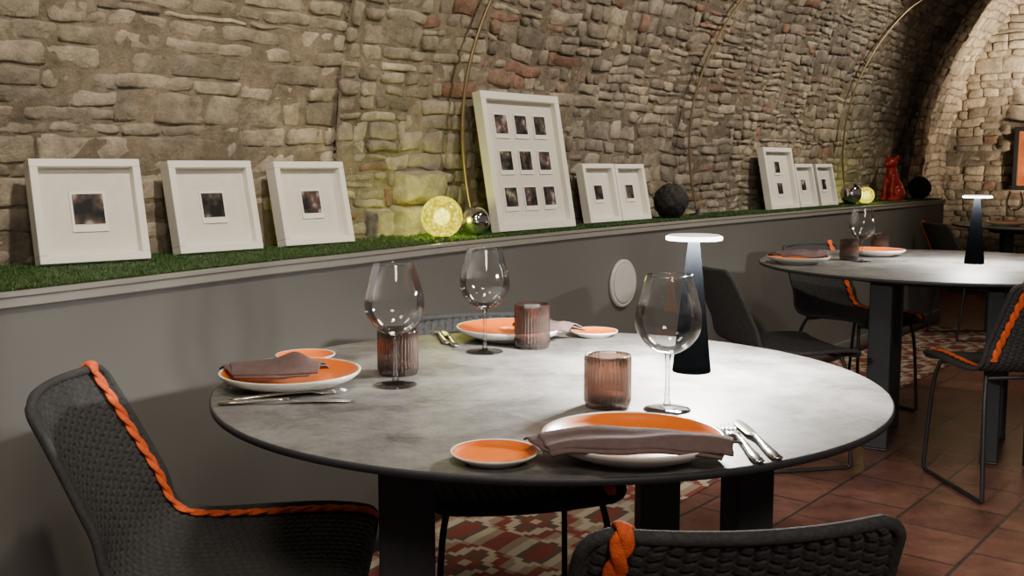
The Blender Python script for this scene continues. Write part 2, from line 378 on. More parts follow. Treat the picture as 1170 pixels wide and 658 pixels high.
# ------------------------------------------------------------------ setting: stone walls
# irregular masonry: bands are cut into bays, each bay into its own number of thin courses, each course into stones
def stones(mb, cols, fmap, s0, s1, h0, h1, band, bay, course, lens, prot, pal, base, seed, warp=.02, mort=.5, jit_h=.004, brick=0.0, res=.022):
    rnd=random.Random(seed)
    def wp(s,h):
        return (s+warp*.8*noise.noise(Vector((s*3.1,h*3.1,seed))), h+warp*noise.noise(Vector((s*1.6,h*2.4,seed+9.5)))+warp*.5*noise.noise(Vector((s*7,h*4.5,seed+3.5))))
    def swell(s,h): return .020*noise.noise(Vector((s*1.9,h*2.6,seed+20)))
    ns=int((s1-s0)/.035)+2; nh=int((h1-h0)/.035)+2; vs=[]; fs=[]
    for i in range(ns):
        for j in range(nh):
            s=s0+(s1-s0)*i/(ns-1); h=h0+(h1-h0)*j/(nh-1)
            vs.append(fmap(s,h,base+swell(s,h)+.002+.008*noise.noise(Vector((s*9,h*9,seed)))))
            g=mort*(.85+.4*noise.noise(Vector((s*5,h*5,3))))
            cols.append((pal[0][0]*g,pal[0][1]*.97*g,pal[0][2]*.93*g))
    for i in range(ns-1):
        for j in range(nh-1):
            a=i*nh+j; fs.append((a,a+1,a+nh+1,a+nh))
    mb.add(vs,fs)
    def one(a,b,c,d):
        a=max(a,s0); b=min(b,s1); c=max(c,h0); d=min(d,h1)
        L=b-a; Hh=d-c
        if L<.022 or Hh<.012: return
        g=.0008+rnd.random()**2*.0045
        a+=g; b-=g; c+=g*.8; d-=g*.8; L=b-a; Hh=d-c
        e1=min(.0035/L,.12); f1=min(.010/L,.28); e2=min(.003/Hh,.12); f2=min(.008/Hh,.28)
        nx=max(2,int(L/res)); ny=max(2,int(Hh/res))
        us=[0,e1,f1]+[f1+(1-2*f1)*k/nx for k in range(1,nx)]+[1-f1,1-e1,1]
        ws=[0,e2,f2]+[f2+(1-2*f2)*k/ny for k in range(1,ny)]+[1-f2,1-e2,1]
        pr=prot[0]+(prot[1]-prot[0])*rnd.random()**1.6
        tx=(rnd.random()-.5)*.012; ty=(rnd.random()-.5)*.009
        col=pal[min(len(pal)-1,int(rnd.random()**1.1*len(pal)))]; br=.74+.48*rnd.random()
        patch=noise.noise(Vector((a*1.1,c*1.6,seed+40)))
        if rnd.random()<brick*(1+max(0,patch)*6):
            k=.55+.45*rnd.random(); col=tuple(x*(1-k)+y*k for x,y in zip(col,(.34,.195,.145)))
        sd=rnd.random()*50; vs=[]; nu,nw=len(us),len(ws)
        rc=[rnd.random()*.014 for _ in range(4)]
        sk=[rnd.uniform(-1,1)*jit_h for _ in range(4)]; sl=[rnd.uniform(-1,1)*.014 for _ in range(2)]
        for i,u in enumerate(us):
            for j,w in enumerate(ws):
                ed=(i in(0,nu-1))or(j in(0,nw-1)); e_2=(i in(1,nu-2))or(j in(1,nw-2))
                s=a+L*u; h=c+Hh*w
                h+=(sk[0]*(1-u)+sk[1]*u)*(1-w)+(sk[2]*(1-u)+sk[3]*u)*w
                s+=(sl[0]*(1-u)+sl[1]*u)*(w-.5)
                jit=Vector((s*17,h*17,sd))
                s+=.007*noise.noise(jit); h+=.007*noise.noise(jit+Vector((7,3,1)))
                if i in (0,1,nu-2,nu-1) and j in (0,1,nw-2,nw-1):
                    k=rc[(i>2)*2+(j>2)]; s+= k if i<2 else -k; h+= k*.6 if j<2 else -k*.6
                q=pr+tx*(u-.5)+ty*(w-.5)+.006*noise.noise(Vector((s*14,h*14,sd)))+.006*noise.noise(Vector((s*38,h*38,sd)))
                if ed: q=-.005
                elif e_2: q=q*.75-.001
                s2,h2=wp(s,h); vs.append(fmap(s2,h2,base+swell(s,h)+q))
                sh=br*(.92+.36*noise.noise(Vector((s*12,h*12,sd+4))))*(.76 if ed else 1)
                cols.append((col[0]*sh,col[1]*sh,col[2]*sh))
        fs=[]
        for i in range(nu-1):
            for j in range(nw-1):
                q=i*nw+j; fs.append((q,q+1,q+nw+1,q+nw))
        mb.add(vs,fs)
    h=h0
    while h<h1-.01:
        bh=min(band[0]+(band[1]-band[0])*rnd.random(), h1-h)
        s=s0-rnd.random()*bay[0]
        while s<s1:
            bw=bay[0]+(bay[1]-bay[0])*rnd.random()
            nc=max(1,round(bh/(course[0]+(course[1]-course[0])*rnd.random())))
            cuts=[0]+sorted((k+rnd.uniform(-.28,.28))/nc for k in range(1,nc))+[1]
            for k in range(nc):
                x=s+ (0 if rnd.random()<.3 else rnd.uniform(-.04,.04)); xe=s+bw
                while x<xe-.03:
                    L=lens[0]+(lens[1]-lens[0])*rnd.random()**1.4
                    if xe-(x+L)<lens[0]*.6: L=xe-x
                    one(x,x+L,h+bh*cuts[k],h+bh*cuts[k+1]); x+=L
            s+=bw
        h+=bh
PL=[(.50,.445,.365),(.46,.41,.335),(.55,.49,.40),(.42,.375,.31),(.48,.425,.352),(.39,.35,.292)]
PR=[(.43,.385,.325),(.38,.34,.288),(.48,.43,.36),(.345,.312,.27),(.41,.375,.325),(.32,.288,.25),(.44,.40,.34)]
SB=.92; SE=6.05; SL=6.5
mb=MB(); cols=[]
stones(mb,cols,lambda s,h,d:V(s,h,d),-3.2,SB+.02,.88,2.75,(.09,.17),(.45,1.0),(.040,.070),(.12,.32),(.003,.009),PL,.0,3,.014,.70,.004)
stones(mb,cols,lambda s,h,d:V(s,h,d),SB,SE,.88,2.90,(.09,.19),(.22,.55),(.032,.066),(.055,.20),(.003,.013),PR,.010,11,.022,.70,.007,.035,.026)
def slab(a,b,c,d,pr,col):
    vs=[];fs=[];nu,nw=12,10
    for i in range(nu):
        for j in range(nw):
            ed=i in(0,nu-1) or j in(0,nw-1); u=i/(nu-1); w=j/(nw-1)
            s=a+(b-a)*u+.012*noise.noise(Vector((u*4,w*4,a))); h=c+(d-c)*w+.012*noise.noise(Vector((u*4,w*4,c+8)))
            q=-.02 if ed else pr+.014*noise.noise(Vector((s*14,h*14,5)))
            vs.append(V(s,h,q)); g=.9+.3*noise.noise(Vector((s*10,h*10,2))); cols.append((col[0]*g,col[1]*g,col[2]*g))
    for i in range(nu-1):
        for j in range(nw-1):
            q=i*nw+j; fs.append((q,q+1,q+nw+1,q+nw))
    mb.add(vs,fs)
sx=s_at(487,.05)
slab(sx-.13,sx+.12,1.02,1.135,.06,(.46,.43,.32)); slab(sx-.15,sx+.11,.89,1.015,.07,(.44,.41,.31)); slab(sx-.24,sx-.15,.9,1.0,.045,(.42,.39,.31))
struct(mb.build('wall_left', M['stone'], col=cols))
PD=[(.44,.39,.32),(.38,.335,.275),(.49,.435,.355),(.34,.30,.25)]
mb=MB(); cols=[]
stones(mb,cols,lambda s,h,d:V(s,h,d,-.40),SE-.1,8.8,0,3.0,(.12,.25),(.3,.7),(.05,.09),(.1,.26),(.004,.022),PD,0,21,.03,.6,.004,.01,.04)
# transverse rib of the vault between the second bay and the end bay
stones(mb,cols,lambda s,h,d:V(s,h,d,-.29),7.35,7.72,0,3.4,(.12,.25),(.2,.45),(.05,.09),(.1,.26),(.004,.02),PD,0,25,.01,.6,.004,.0,.04)
stones(mb,cols,lambda s,h,d:V(7.35-d,h,s,-.29),-.13,.012,0,3.4,(.12,.25),(.12,.24),(.06,.10),(.1,.2),(.004,.02),PD,0,27,.01,.6,.004,.0,.04)
struct(mb.build('wall_recess', M['stone'], col=cols))
mb=MB(); cols=[]
stones(mb,cols,lambda s,h,d:W(8.65-d,s,h),-.6,2.2,0,3.2,(.12,.25),(.3,.7),(.05,.09),(.1,.26),(.004,.022),PD,0,31,.03,.6,.004,.015,.04)
# blind arch on the end wall, a second smaller curve of cut stones
for k in range(26):
    a0=PI*k/26; a1=PI*(k+1)/26-.012; cx,cz,r0,r1=1.35,1.25,1.08,1.30
    vs=[];fs=[]
    for i in range(5):
        for j in range(4):
            a=a0+(a1-a0)*i/4; r=r0+(r1-r0)*j/3; ed=i in(0,4) or j in(0,3)
            q=-.01 if ed else .07+.012*noise.noise(Vector((a*9,r*9,k)))
            vs.append(W(8.65-q,cx-r*math.cos(a),cz+r*math.sin(a))); g=.85+.3*noise.noise(Vector((k*3.3,r*6,1))); cols.append((.44*g,.39*g,.32*g))
    for i in range(4):
        for j in range(3):
            q=i*4+j; fs.append((q,q+1,q+5,q+4))
    mb.add(vs,fs)
struct(mb.build('wall_far', M['stone'], col=cols))
# vault
mb=MB()
def vgrid(s0,s1,h0,h1,off):
    ns,nh=40,30; vs=[];fs=[]
    for i in range(ns):
        for j in range(nh):
            s=s0+(s1-s0)*i/(ns-1); h=h0+(h1-h0)*j/(nh-1); vs.append(V(s,h,.02*noise.noise(Vector((s*3,h*3,1))),off))
    for i in range(ns-1):
        for j in range(nh-1):
            a=i*nh+j; fs.append((a,a+1,a+nh+1,a+nh))
    mb.add(vs,fs)
vgrid(-3.2,SE,2.72,Z0+RV*PI*.62,0); vgrid(SE-.05,8.8,2.95,Z0+RV*PI*.62,-.4)
vs=[];fs=[]
for j in range(40):
    h=.0+(Z0+RV*PI*.5)*j/39; vs.append(V(SE,h,.0)); vs.append(V(SE,h,-.42))
for j in range(39): fs.append((2*j,2*j+1,2*j+3,2*j+2))
mb.add(vs,fs)
struct(mb.build('ceiling', M['vault']))
# floor
mb=MB(); mb.add([(-6,-3,0),(9,-3,0),(9,13,0),(-6,13,0)],[(0,1,2,3)]); struct(mb.build('floor', M['floor'], smooth=False))
# lower wall, moulding, ledge
def sweep(name, prof, m, s0=-3.2, s1=SL+.06, closed=False, step=.08, smooth=True):
    mb=MB(); ns=int((s1-s0)/step)+2; k=len(prof); vs=[];fs=[]
    for i in range(ns):
        s=s0+(s1-s0)*i/(ns-1)
        for (dd,z) in prof: vs.append(W(s,(depth(s)+dd) if dd is not None else -.03,z))
    for i in range(ns-1):
        for j in range(k if closed else k-1):
            l=(j+1)%k; a=i*k+j; b=i*k+l; fs.append((a,a+k,b+k,b))
    if closed: fs.append(tuple(range(k))); fs.append(tuple((ns-1)*k+j for j in range(k-1,-1,-1)))
    mb.add(vs,fs); return struct(mb.build(name, m, smooth=smooth))
sweep('wall_lower', [(None,0),(0,0),(0,.88),(None,.88)], M['wains'], closed=True, smooth=False)
sweep('trim_1', [(-.02,.868),(.006,.868),(.010,.872),(.010,.890),(.014,.893),(.014,.901),(.006,.903),(-.02,.903)], M['trim'], closed=True, smooth=False)
sweep('trim_2', [(None,.881),(-.021,.881),(-.021,.9035),(None,.9035)], M['trim'], closed=True, smooth=False)
sweep('baseboard_left', [(-.01,0),(.012,0),(.012,.085),(.006,.095),(-.01,.095)], M['wains'], closed=True)
# turf on the ledge
mb=MB(); cols=[]; rg=random.Random(5)
ns=130; vs=[];fs=[]
for i in range(ns):
    s=-1.6+(SL+1.6)*i/(ns-1)
    for k in range(5):
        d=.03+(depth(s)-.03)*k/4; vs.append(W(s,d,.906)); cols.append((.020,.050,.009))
for i in range(ns-1):
    for k in range(4):
        a=i*5+k; fs.append((a,a+5,a+6,a+1))
mb.add(vs,fs)
for _ in range(85000):
    s=-1.2+(SL+1.2)*rg.random()**1.8; dm=depth(s); d=.03+(dm+.006-.03)*rg.random()
    if rg.random()<.10: d=dm+rg.uniform(-.01,.008)
    h=rg.uniform(.004,.009); a=rg.random()*2*PI; w=.0012+.0005*max(0,s)
    lean=Vector((rg.uniform(-1,1),rg.uniform(-1,1),0))*.006
    p=W(s,d,.905); e=Vector((math.cos(a),math.sin(a),0))*w
    o=len(mb.v); mb.v += [tuple(p-e),tuple(p+e),tuple(p+lean+Vector((0,0,h)))]; mb.f.append((o,o+1,o+2)); mb.m.append(0)
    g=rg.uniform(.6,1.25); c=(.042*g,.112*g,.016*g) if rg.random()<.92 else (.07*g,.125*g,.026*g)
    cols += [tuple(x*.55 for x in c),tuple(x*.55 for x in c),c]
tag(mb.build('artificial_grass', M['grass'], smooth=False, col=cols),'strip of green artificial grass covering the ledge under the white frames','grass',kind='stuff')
GZ=.9125
# ------------------------------------------------------------------ rug
mb=MB(); vs=[];fs=[];uvs=[]
ns=60
for i in range(ns):
    s=-.9+7.2*i/(ns-1)
    for k in range(4):
        d=depth(s)+.03+.56*k/3; vs.append(W(s,d,.004)); uvs.append((s,d-depth(s)))
for i in range(ns-1):
    for k in range(3):
        a=i*4+k; fs.append((a,a+4,a+5,a+1))
mb.add(vs,fs); rug=mb.build('runner_rug', M['rug'], smooth=False)
uvl=rug.data.uv_layers.new(name='UVMap')
for lp in rug.data.loops: uvl.data[lp.index].uv=uvs[lp.vertex_index]
tag(rug,'red, cream and charcoal kilim runner along the foot of the grey wall','rug')
# ------------------------------------------------------------------ frames on the ledge
def frame(px, d, w, h, label, rot=51, lean=12, grid=(1,1), pol=.075, group=None, border=.02, z=GZ, name='picture_frame', up=0, D=.040):
    s=s_at(px,d); p=W(s,d,z)
    t=thing(name,label,'picture frame',p,(math.radians(-lean),0,math.radians(rot)),group)
    mb=MB()
    mb.box((0,D/2,border/2),(w,D,border)); mb.box((0,D/2,h-border/2),(w,D,border))
    mb.box((-w/2+border/2,D/2,h/2),(border,D,h-2*border)); mb.box((w/2-border/2,D/2,h/2),(border,D,h-2*border))
    mb.build('frame',M['white'],t,False,.002)
    mb=MB(); mb.box((0,.028,h/2),(w-2*border+.004,.008,h-2*border+.004)); mb.build('mat_board',M['matb'],t,False)
    gx,gy=grid
    for i in range(gx):
        for j in range(gy):
            cx=(i-(gx-1)/2)*pol*1.46; cz=h/2+up+(j-(gy-1)/2)*pol*1.70
            mb=MB(); mb.box((cx,.0215,cz),(pol,.003,pol*1.17)); c=mb.build('instant_photo',M['card'],t,False,.0005)
            mb=MB(); mb.box((cx,.0196,cz+pol*.07),(pol*.86,.0012,pol*.88)); mb.build('picture',M['photo'],c,False)
    return t
SF='small white box frames on the ledge'
frame(112,.185,.272,.262,'white box frame, largest and nearest of the single-photo frames at left end',40,13,pol=.088,group=SF,D=.046)
frame(256,.16,.262,.258,'white box frame with one photo, between the two other frames left of the glowing ball',47,12.5,pol=.078,group=SF,D=.046)
frame(368,.16,.262,.256,'white box frame with one photo, nearest on the left to the glowing yellow ball',48,12.5,pol=.078,group=SF,D=.046)
frame(617,.23,.47,.515,'tall white frame holding nine small photos in a grid',51,10.5,(3,3),.080,border=.028,name='collage_frame')
frame(694,.155,.235,.25,'small white frame with one photo right beside the tall nine-photo frame',51,11.5,pol=.068,group=SF)
frame(729,.155,.235,.248,'small white frame with one photo next to the black ball',51,11.5,pol=.068,group=SF)
frame(899,.165,.36,.34,'taller white frame holding two photos at the far part of the ledge',51,11,(1,2),.07,border=.024,name='collage_frame')
frame(926,.155,.25,.25,'small white frame right beside the taller two-photo frame far along the ledge',51,11.5,pol=.07,group=SF)
frame(949,.155,.25,.25,'small white frame beside the farther chrome ball, last along the ledge',51,11.5,pol=.07,group=SF)
t=thing('wall_poster','dark framed orange print hanging on the far stone wall at right edge','poster',W(8.56,.47,.93),(0,0,math.radians(-39)))
mb=MB()
for c,sz in (((0,.0,.02),(.5,.03,.04)),((0,0,.53),(.5,.03,.04)),((-.23,0,.275),(.04,.03,.47)),((.23,0,.275),(.04,.03,.47))): mb.box(c,sz)
mb.build('frame',M['black'],t,False,.003)
mb=MB(); mb.box((0,.004,.275),(.43,.012,.48)); mb.build('print',M['poster'],t,False)
# ------------------------------------------------------------------ balls, rods, figurine
def ball(name,px,d,r,m,label,cat,bumpy=0,group=None,foot=True,glow=0):
    s=s_at(px,d); p=W(s,d,GZ-.004)
    t=thing(name,label,cat,p,group=group)
    n=28; prof=[(r*math.sin(PI*i/n),r-r*math.cos(PI*i/n)) for i in range(n+1)]; prof[0]=(0,0); prof[-1]=(0,2*r)
    mb=MB(); mb.lathe(prof,56)
    if bumpy:
        c=Vector((0,0,r)); mb.v=[tuple(c+(Vector(v)-c)*(1+bumpy*noise.noise(Vector(v)*60)+bumpy*.6*noise.noise(Vector(v)*150))) for v in mb.v]
    mb.build('globe',m,t)
    if foot:
        mb=MB(); mb.lathe([(0,.001),(r*.34,.001),(r*.36,.006),(r*.30,.014),(0,.014)],24); mb.build('foot',M['black'],t)
    if glow:
        L=bpy.data.lights.new('globe_bulb','POINT'); L.energy=glow; L.color=(.95,.95,.14); L.shadow_soft_size=.03
        o=bpy.data.objects.new('globe_bulb',L); C.objects.link(o); o.parent=t; o.location=(0,0,r)
    return t
ball('glowing_ball',505,.23,.070,M['glow'],'large glowing yellow crackle-glass ball on the grass beside a chrome ball','lamp ball',glow=8.5)
ball('chrome_ball',543,.235,.050,M['chrome'],'chrome mirror ball between the large glowing ball and tall frame','ball')
ball('black_ball',766,.16,.078,M['dark'],'rough black ball on the grass ledge right of the small frames','ball',bumpy=.12)
ball('chrome_ball',972,.17,.066,M['chrome'],'chrome mirror ball beside the last small white frame, far along ledge','ball')
ball('glowing_ball',989,.19,.052,M['glow'],'smaller glowing yellow ball beside the farther chrome ball','lamp ball',glow=5)
ball('black_ball',1050,.14,.078,M['dark'],'dark rough ball right of the red figurine at ledge end','ball',bumpy=.12)
def rod(px,label,k=1.0,r=.0055):
    d=.11; s=s_at(px,d)
    t=thing('curved_rod_lamp',label,'lamp',(0,0,0),group='slender curved rods rising from the ledge')
    base=W(s,d,GZ-.006); t.location=base
    pts=[V(s,.915,d),V(s-.05*k,1.1,d-.02),V(s-.09*k,1.3,d-.03),V(s-.08*k,1.5,d-.04),V(s+.0*k,1.72,d-.05),V(s+.14*k,1.95,d-.05),V(s+.34*k,2.2,d-.03),V(s+.6*k,2.4,d+.02)]
    path=[p-base for p in catmull(pts,8)]
    mb=MB(); mb.tube(path,r,10); mb.build('rod',M['brass'],t)
    mb=MB(); mb.lathe([(0,0),(.04,0),(.04,.008),(.012,.012),(.009,.03),(0,.03)],28); mb.build('foot',M['black'],t)
rod(543,'slender curved brass rod behind the chrome ball beside the tall frame',.6,.0065)
rod(797,'slender curved rod right of the black ball, against the rough stone',.8)
rod(968,'slender curved rod rising behind the farther chrome ball',.75)
def figurine(px,d):
    s=s_at(px,d); p=W(s,d,GZ-.004)
    t=thing('figurine','glossy red seated animal figurine near the far end of the ledge','figurine',p,(0,0,math.radians(-50)))
    mb=MB(); RX=lambda a: Matrix.Rotation(math.radians(a),3,'X')
    mb.ellip((0,.028,.075),(.058,.062,.07)); mb.ellip((0,.0,.135),(.046,.048,.085),RX(18)); mb.ellip((0,-.018,.20),(.036,.036,.05),RX(10))
    mb.ellip((0,-.028,.255),(.040,.044,.040)); mb.ellip((0,-.072,.244),(.021,.032,.019))
    for sx in (-1,1):
        mb.ellip((sx*.032,-.012,.282),(.012,.016,.03),Matrix.Rotation(math.radians(sx*18),3,'Y'))
        mb.ellip((sx*.026,-.045,.085),(.017,.02,.085)); mb.ellip((sx*.027,-.062,.014),(.02,.032,.014))
        mb.ellip((sx*.052,.012,.05),(.026,.05,.048)); mb.ellip((sx*.056,-.03,.014),(.018,.04,.014))
    mb.ellip((0,.095,.02),(.014,.05,.014))
    o=mb.build('body',M['red'],t)
    r=o.modifiers.new('remesh','REMESH'); r.mode='VOXEL'; r.voxel_size=.005; r.use_smooth_shade=True
    sm=o.modifiers.new('smooth','SMOOTH'); sm.factor=.5; sm.iterations=4
    mb=MB(); mb.lathe([(0,-.002),(.09,-.002),(.093,.001),(.09,.004),(0,.004)],40); mb.build('base',M['red'],t)
figurine(1019,.15)
s=s_at(710,.27,.66)
a=W(s+.05,depth(s+.05),0)-W(s-.05,depth(s-.05),0); ang=math.atan2(a.y,a.x)
t=thing('wall_vent','pale round vent cover on the grey lower wall behind the table lamp','vent',W(s,depth(s)+.001,.665),(0,0,ang))
mb=MB(); mb.lathe([(0,0),(.1,0),(.1,.008),(.094,.014),(.086,.012),(0,.012)],64)
mb.v=[(v[0],-v[2],v[1]) for v in mb.v]; mb.build('cover',M['vent'],t)
mb=MB(); mb.lathe([(.0,.0121),(.08,.0121),(.082,.0135),(.078,.0142),(0,.0142)],48); mb.v=[(v[0],-v[2],v[1]) for v in mb.v]; mb.build('grille',M['vent'],t)
# ------------------------------------------------------------------ tables
def table(x,y,R,rot,side,label,ox=0):
    t=thing('dining_table',label,'table',(x,y,0),(0,0,0),'round dining tables')
    mb=MB(); mb.lathe([(0,.736),(R-.012,.736),(R-.001,.739),(R,.748),(R-.003,.7499),(R-.006,.75),(0,.75)],160,mi=[1,1,1,1,0,0])
    mb.build('table_top',[M['ttop'],M['leg']],t)
    mb=MB(); mb.lathe([(0,.70),(R*.62,.70),(R*.62,.735),(0,.735)],64); mb.build('support_plate',M['leg'],t,False)
    for k in range(4):
        a=rot+PI/4+k*PI/2; r=side*.7071
        m=Matrix.Rotation(rot+k*PI/2,3,'Z')
        mb=MB(); c=(r*math.cos(a)+ox,r*math.sin(a),.36)
        mb.box(c,(.088,.062,.70),0,m); mb.box((c[0],c[1],.006),(.092,.066,.008),0,m)
        mb.build('leg',M['leg'],t,False,.004)
    return t
T1=(.068,1.93); T2=(1.77,4.28); T3=(3.62,7.05)
table(T1[0],T1[1],.61,math.radians(7),.56,'round grey stone-topped table in the foreground, laid with orange plates',.008)
table(T2[0],T2[1],.74,math.radians(-27),.42,'round grey-topped table at right in the middle distance')
table(T3[0],T3[1],.62,math.radians(0),.40,'small-looking dark round table farthest back at right edge')
# ------------------------------------------------------------------ chair
def make_chair():
    t=thing('rope_chair','', 'chair', (0,0,0), group='woven black rope dining chairs')
    pr=[(0,.222,.425),(0,.21,.445),(0,.13,.452),(0,0,.447),(0,-.10,.445),(0,-.158,.454),(0,-.198,.487),(0,-.230,.55),(0,-.269,.63),(0,-.306,.705),(0,-.337,.763)]
    N=330; path,LT=resample(catmull(pr,16),N); LJ=.435
    def wid(l):
        if l<LJ: w=.205+.018*math.sin(PI*min(1,l/LJ))
        else:
            q=(l-LJ)/(LT-LJ); w=.205-.026*q
        rc=.032
        if l>LT-rc: q=min(1,(l-(LT-rc))/rc); w-=rc*.8*(1-math.sqrt(max(0,1-q*q)))
        rc=.03
        if l<rc: q=min(1,(rc-l)/rc); w-=rc*.8*(1-math.sqrt(max(0,1-q*q)))
        return w
    def pt(l,x):
        f=max(0,min(1,l/LT))*(N-1); i=min(N-2,int(f)); p=path[i].lerp(path[i+1],f-i)
        q=max(0,min(1,(l-LJ+.06)/.16)); q=q*q*(3-2*q)
        return Vector((wid(l)*x, p.y+.030*q*x*x, p.z+.010*(1-q)*x*x))
    def nrm(l,x):
        e=.004; dl=pt(min(LT,l+e),x)-pt(max(0,l-e),x)
        dl.x=0; dx=pt(l,min(1,x+.02))-pt(l,max(-1,x-.02))
        return dl.cross(dx).normalized()
    # woven flat cords: slim lengthwise rows of flat cords, alternate rows shifted half a cord
    def shell(name,l0,l1):
        mb=MB(); nl=int((l1-l0)/.0022); nx=180
        for side in (1,-1):
            vs=[];fs=[]
            for i in range(nl+1):
                l=l0+(l1-l0)*i/nl
                for j in range(nx+1):
                    x=-1+2*j/nx; p=pt(l,x); n=nrm(l,x)
                    xm=x*.205; cw=.0215; c=xm/cw+50; ci=int(c); cf=c-ci
                    ph=l/.0165+.5*(ci%2)+(.30 if ci%2 else -.30)*(cf-.5)
                    cord=min(1,1.9*abs(math.sin(PI*ph)))
                    arch=min(1,1.6*max(0,math.sin(PI*cf)))
                    vs.append(p+n*side*(.0006+.0050*(.35+.65*cord)*arch))
            for i in range(nl):
                for j in range(nx):
                    a=i*(nx+1)+j; fs.append((a,a+1,a+nx+2,a+nx+1) if side==-1 else (a,a+nx+1,a+nx+2,a+1))
            mb.add(vs,fs)
        return mb.build(name,M['rope'],t)
    shell('seat',.0,LJ+.002); shell('backrest',LJ-.002,LT)
    mb=MB(); loop=[]
    K=110
    for i in range(K): loop.append(pt(LT*i/(K-1),-1))
    for i in range(1,24): loop.append(pt(LT,-1+2*i/24))
    for i in range(K): loop.append(pt(LT*(1-i/(K-1)),1))
    for i in range(1,24): loop.append(pt(0,1-2*i/24))
    loop=[p for i,p in enumerate(loop) if i==0 or (p-loop[i-1]).length>1e-4]
    mb.tube(loop,.0085,10,True); mb.build('rim',M['rope'],t)
    # orange braid down the left side, wrapping straight over the top
    bp=[]; bn=[]
    def xf(l):
        xa=.176 if l<LJ else .176-.036*(l-LJ)/(LT-LJ)
        return -min(.96,xa/wid(l))
    for i in range(90):
        l=.012+(LT-.012)*i/89; x=xf(l); n=nrm(min(l,LT-.008),x); bp.append(pt(l,x)+n*.0105); bn.append(n)
    x=xf(LT); top=pt(LT,x); up=(pt(LT,x)-pt(LT-.02,x)); up.x=0; up.normalize(); n=nrm(LT-.01,x)
    for a in (35,65,90,115,145):
        q=math.radians(a); dv=n*math.cos(q)+up*math.sin(q); bp.append(top+dv*.0125); bn.append(dv)
    for i in range(40):
        l=LT-.30*i/39; x=xf(l); n=-nrm(min(l,LT-.008),x); bp.append(pt(l,x)+n*.0105); bn.append(n)
    def rs(vs,ref,nn):
        L=[0]
        for i in range(1,len(ref)): L.append(L[-1]+(ref[i]-ref[i-1]).length)
        out=[];j=0
        for k in range(nn):
            q=L[-1]*k/(nn-1)
            while j<len(L)-2 and L[j+1]<q: j+=1
            out.append(vs[j].lerp(vs[j+1],min(1,(q-L[j])/max(1e-9,L[j+1]-L[j]))))
        return out,L[-1]
    NN=420
    P2,BL=rs(bp,bp,NN); N2,_=rs(bn,bp,NN)
    for _ in range(5):
        P2=[P2[0]]+[(P2[k-1]+P2[k]*2+P2[k+1])/4 for k in range(1,NN-1)]+[P2[-1]]
    for ph in (0,PI):
        vs=[];fs=[];ns_=12
        for k in range(NN):
            n=N2[k]; b=Vector((1,0,0)); b=(b-n*n.dot(b)).normalized()
            q=2*PI*(BL*k/(NN-1))/.075+ph
            c=P2[k]+b*math.sin(q)*.0050+n*math.cos(q)*.0018
            for j in range(ns_):
                a=2*PI*j/ns_; vs.append(c+b*math.cos(a)*.0084+n*math.sin(a)*.0036)
        for k in range(NN-1):
            for j in range(ns_):
                l=(j+1)%ns_; fs.append((k*ns_+j,k*ns_+l,(k+1)*ns_+l,(k+1)*ns_+j))
        mb=MB(); mb.add(vs,fs); mb.build('orange_braid',M['orope'],t)
    for sx in (-1,1):
        pts=[(sx*.165,.165,.436),(sx*.185,.185,.34),(sx*.20,.200,.05),(sx*.20,.195,.012),(sx*.20,.15,.008),(sx*.20,-.12,.008),(sx*.20,-.19,.008),(sx*.20,-.215,.014),(sx*.20,-.215,.05),(sx*.185,-.175,.34),(sx*.165,-.14,.436)]
        mb=MB(); mb.tube(catmull(pts,6),.0075,10); mb.build('leg',M['black'],t)
    for y,zz in ((.168,.425),(-.143,.425)):
        mb=MB(); mb.tube([(-.168,y,zz),(0,y,zz),(.168,y,zz)],.007,10); mb.build('stretcher',M['black'],t)
    return t
chair=make_chair()
spots=[(-.49,1.86,3,'black rope chair with orange braid at left of the foreground table'),
 (.212,1.40,98,'black rope chair with orange braid, back turned, at bottom of the photo'),
 (-.01,2.36,-77,'black rope chair on the wall side of the foreground table'),
 (1.05,4.05,12,'black rope chair facing right between the table lamp and second table'),
 (1.78,3.70,95,'black rope chair with orange braid at near side of second table, right edge'),
 (1.62,4.90,-60,'black rope chair at wall side of the second table'),
 (3.10,6.98,5,'black rope chair at left of the farthest table')]
for i,(x,y,phi,lab) in enumerate(spots):
    o=chair if i==0 else copy_tree(chair)
    o.location=(x,y,.004 if i in (2,) else 0); o.rotation_euler=(0,0,math.radians(phi-90)); o['label']=lab
    if i==3:
        for ch in list(o.children):
            if ch.name.startswith('orange_braid'): bpy.data.objects.remove(ch)
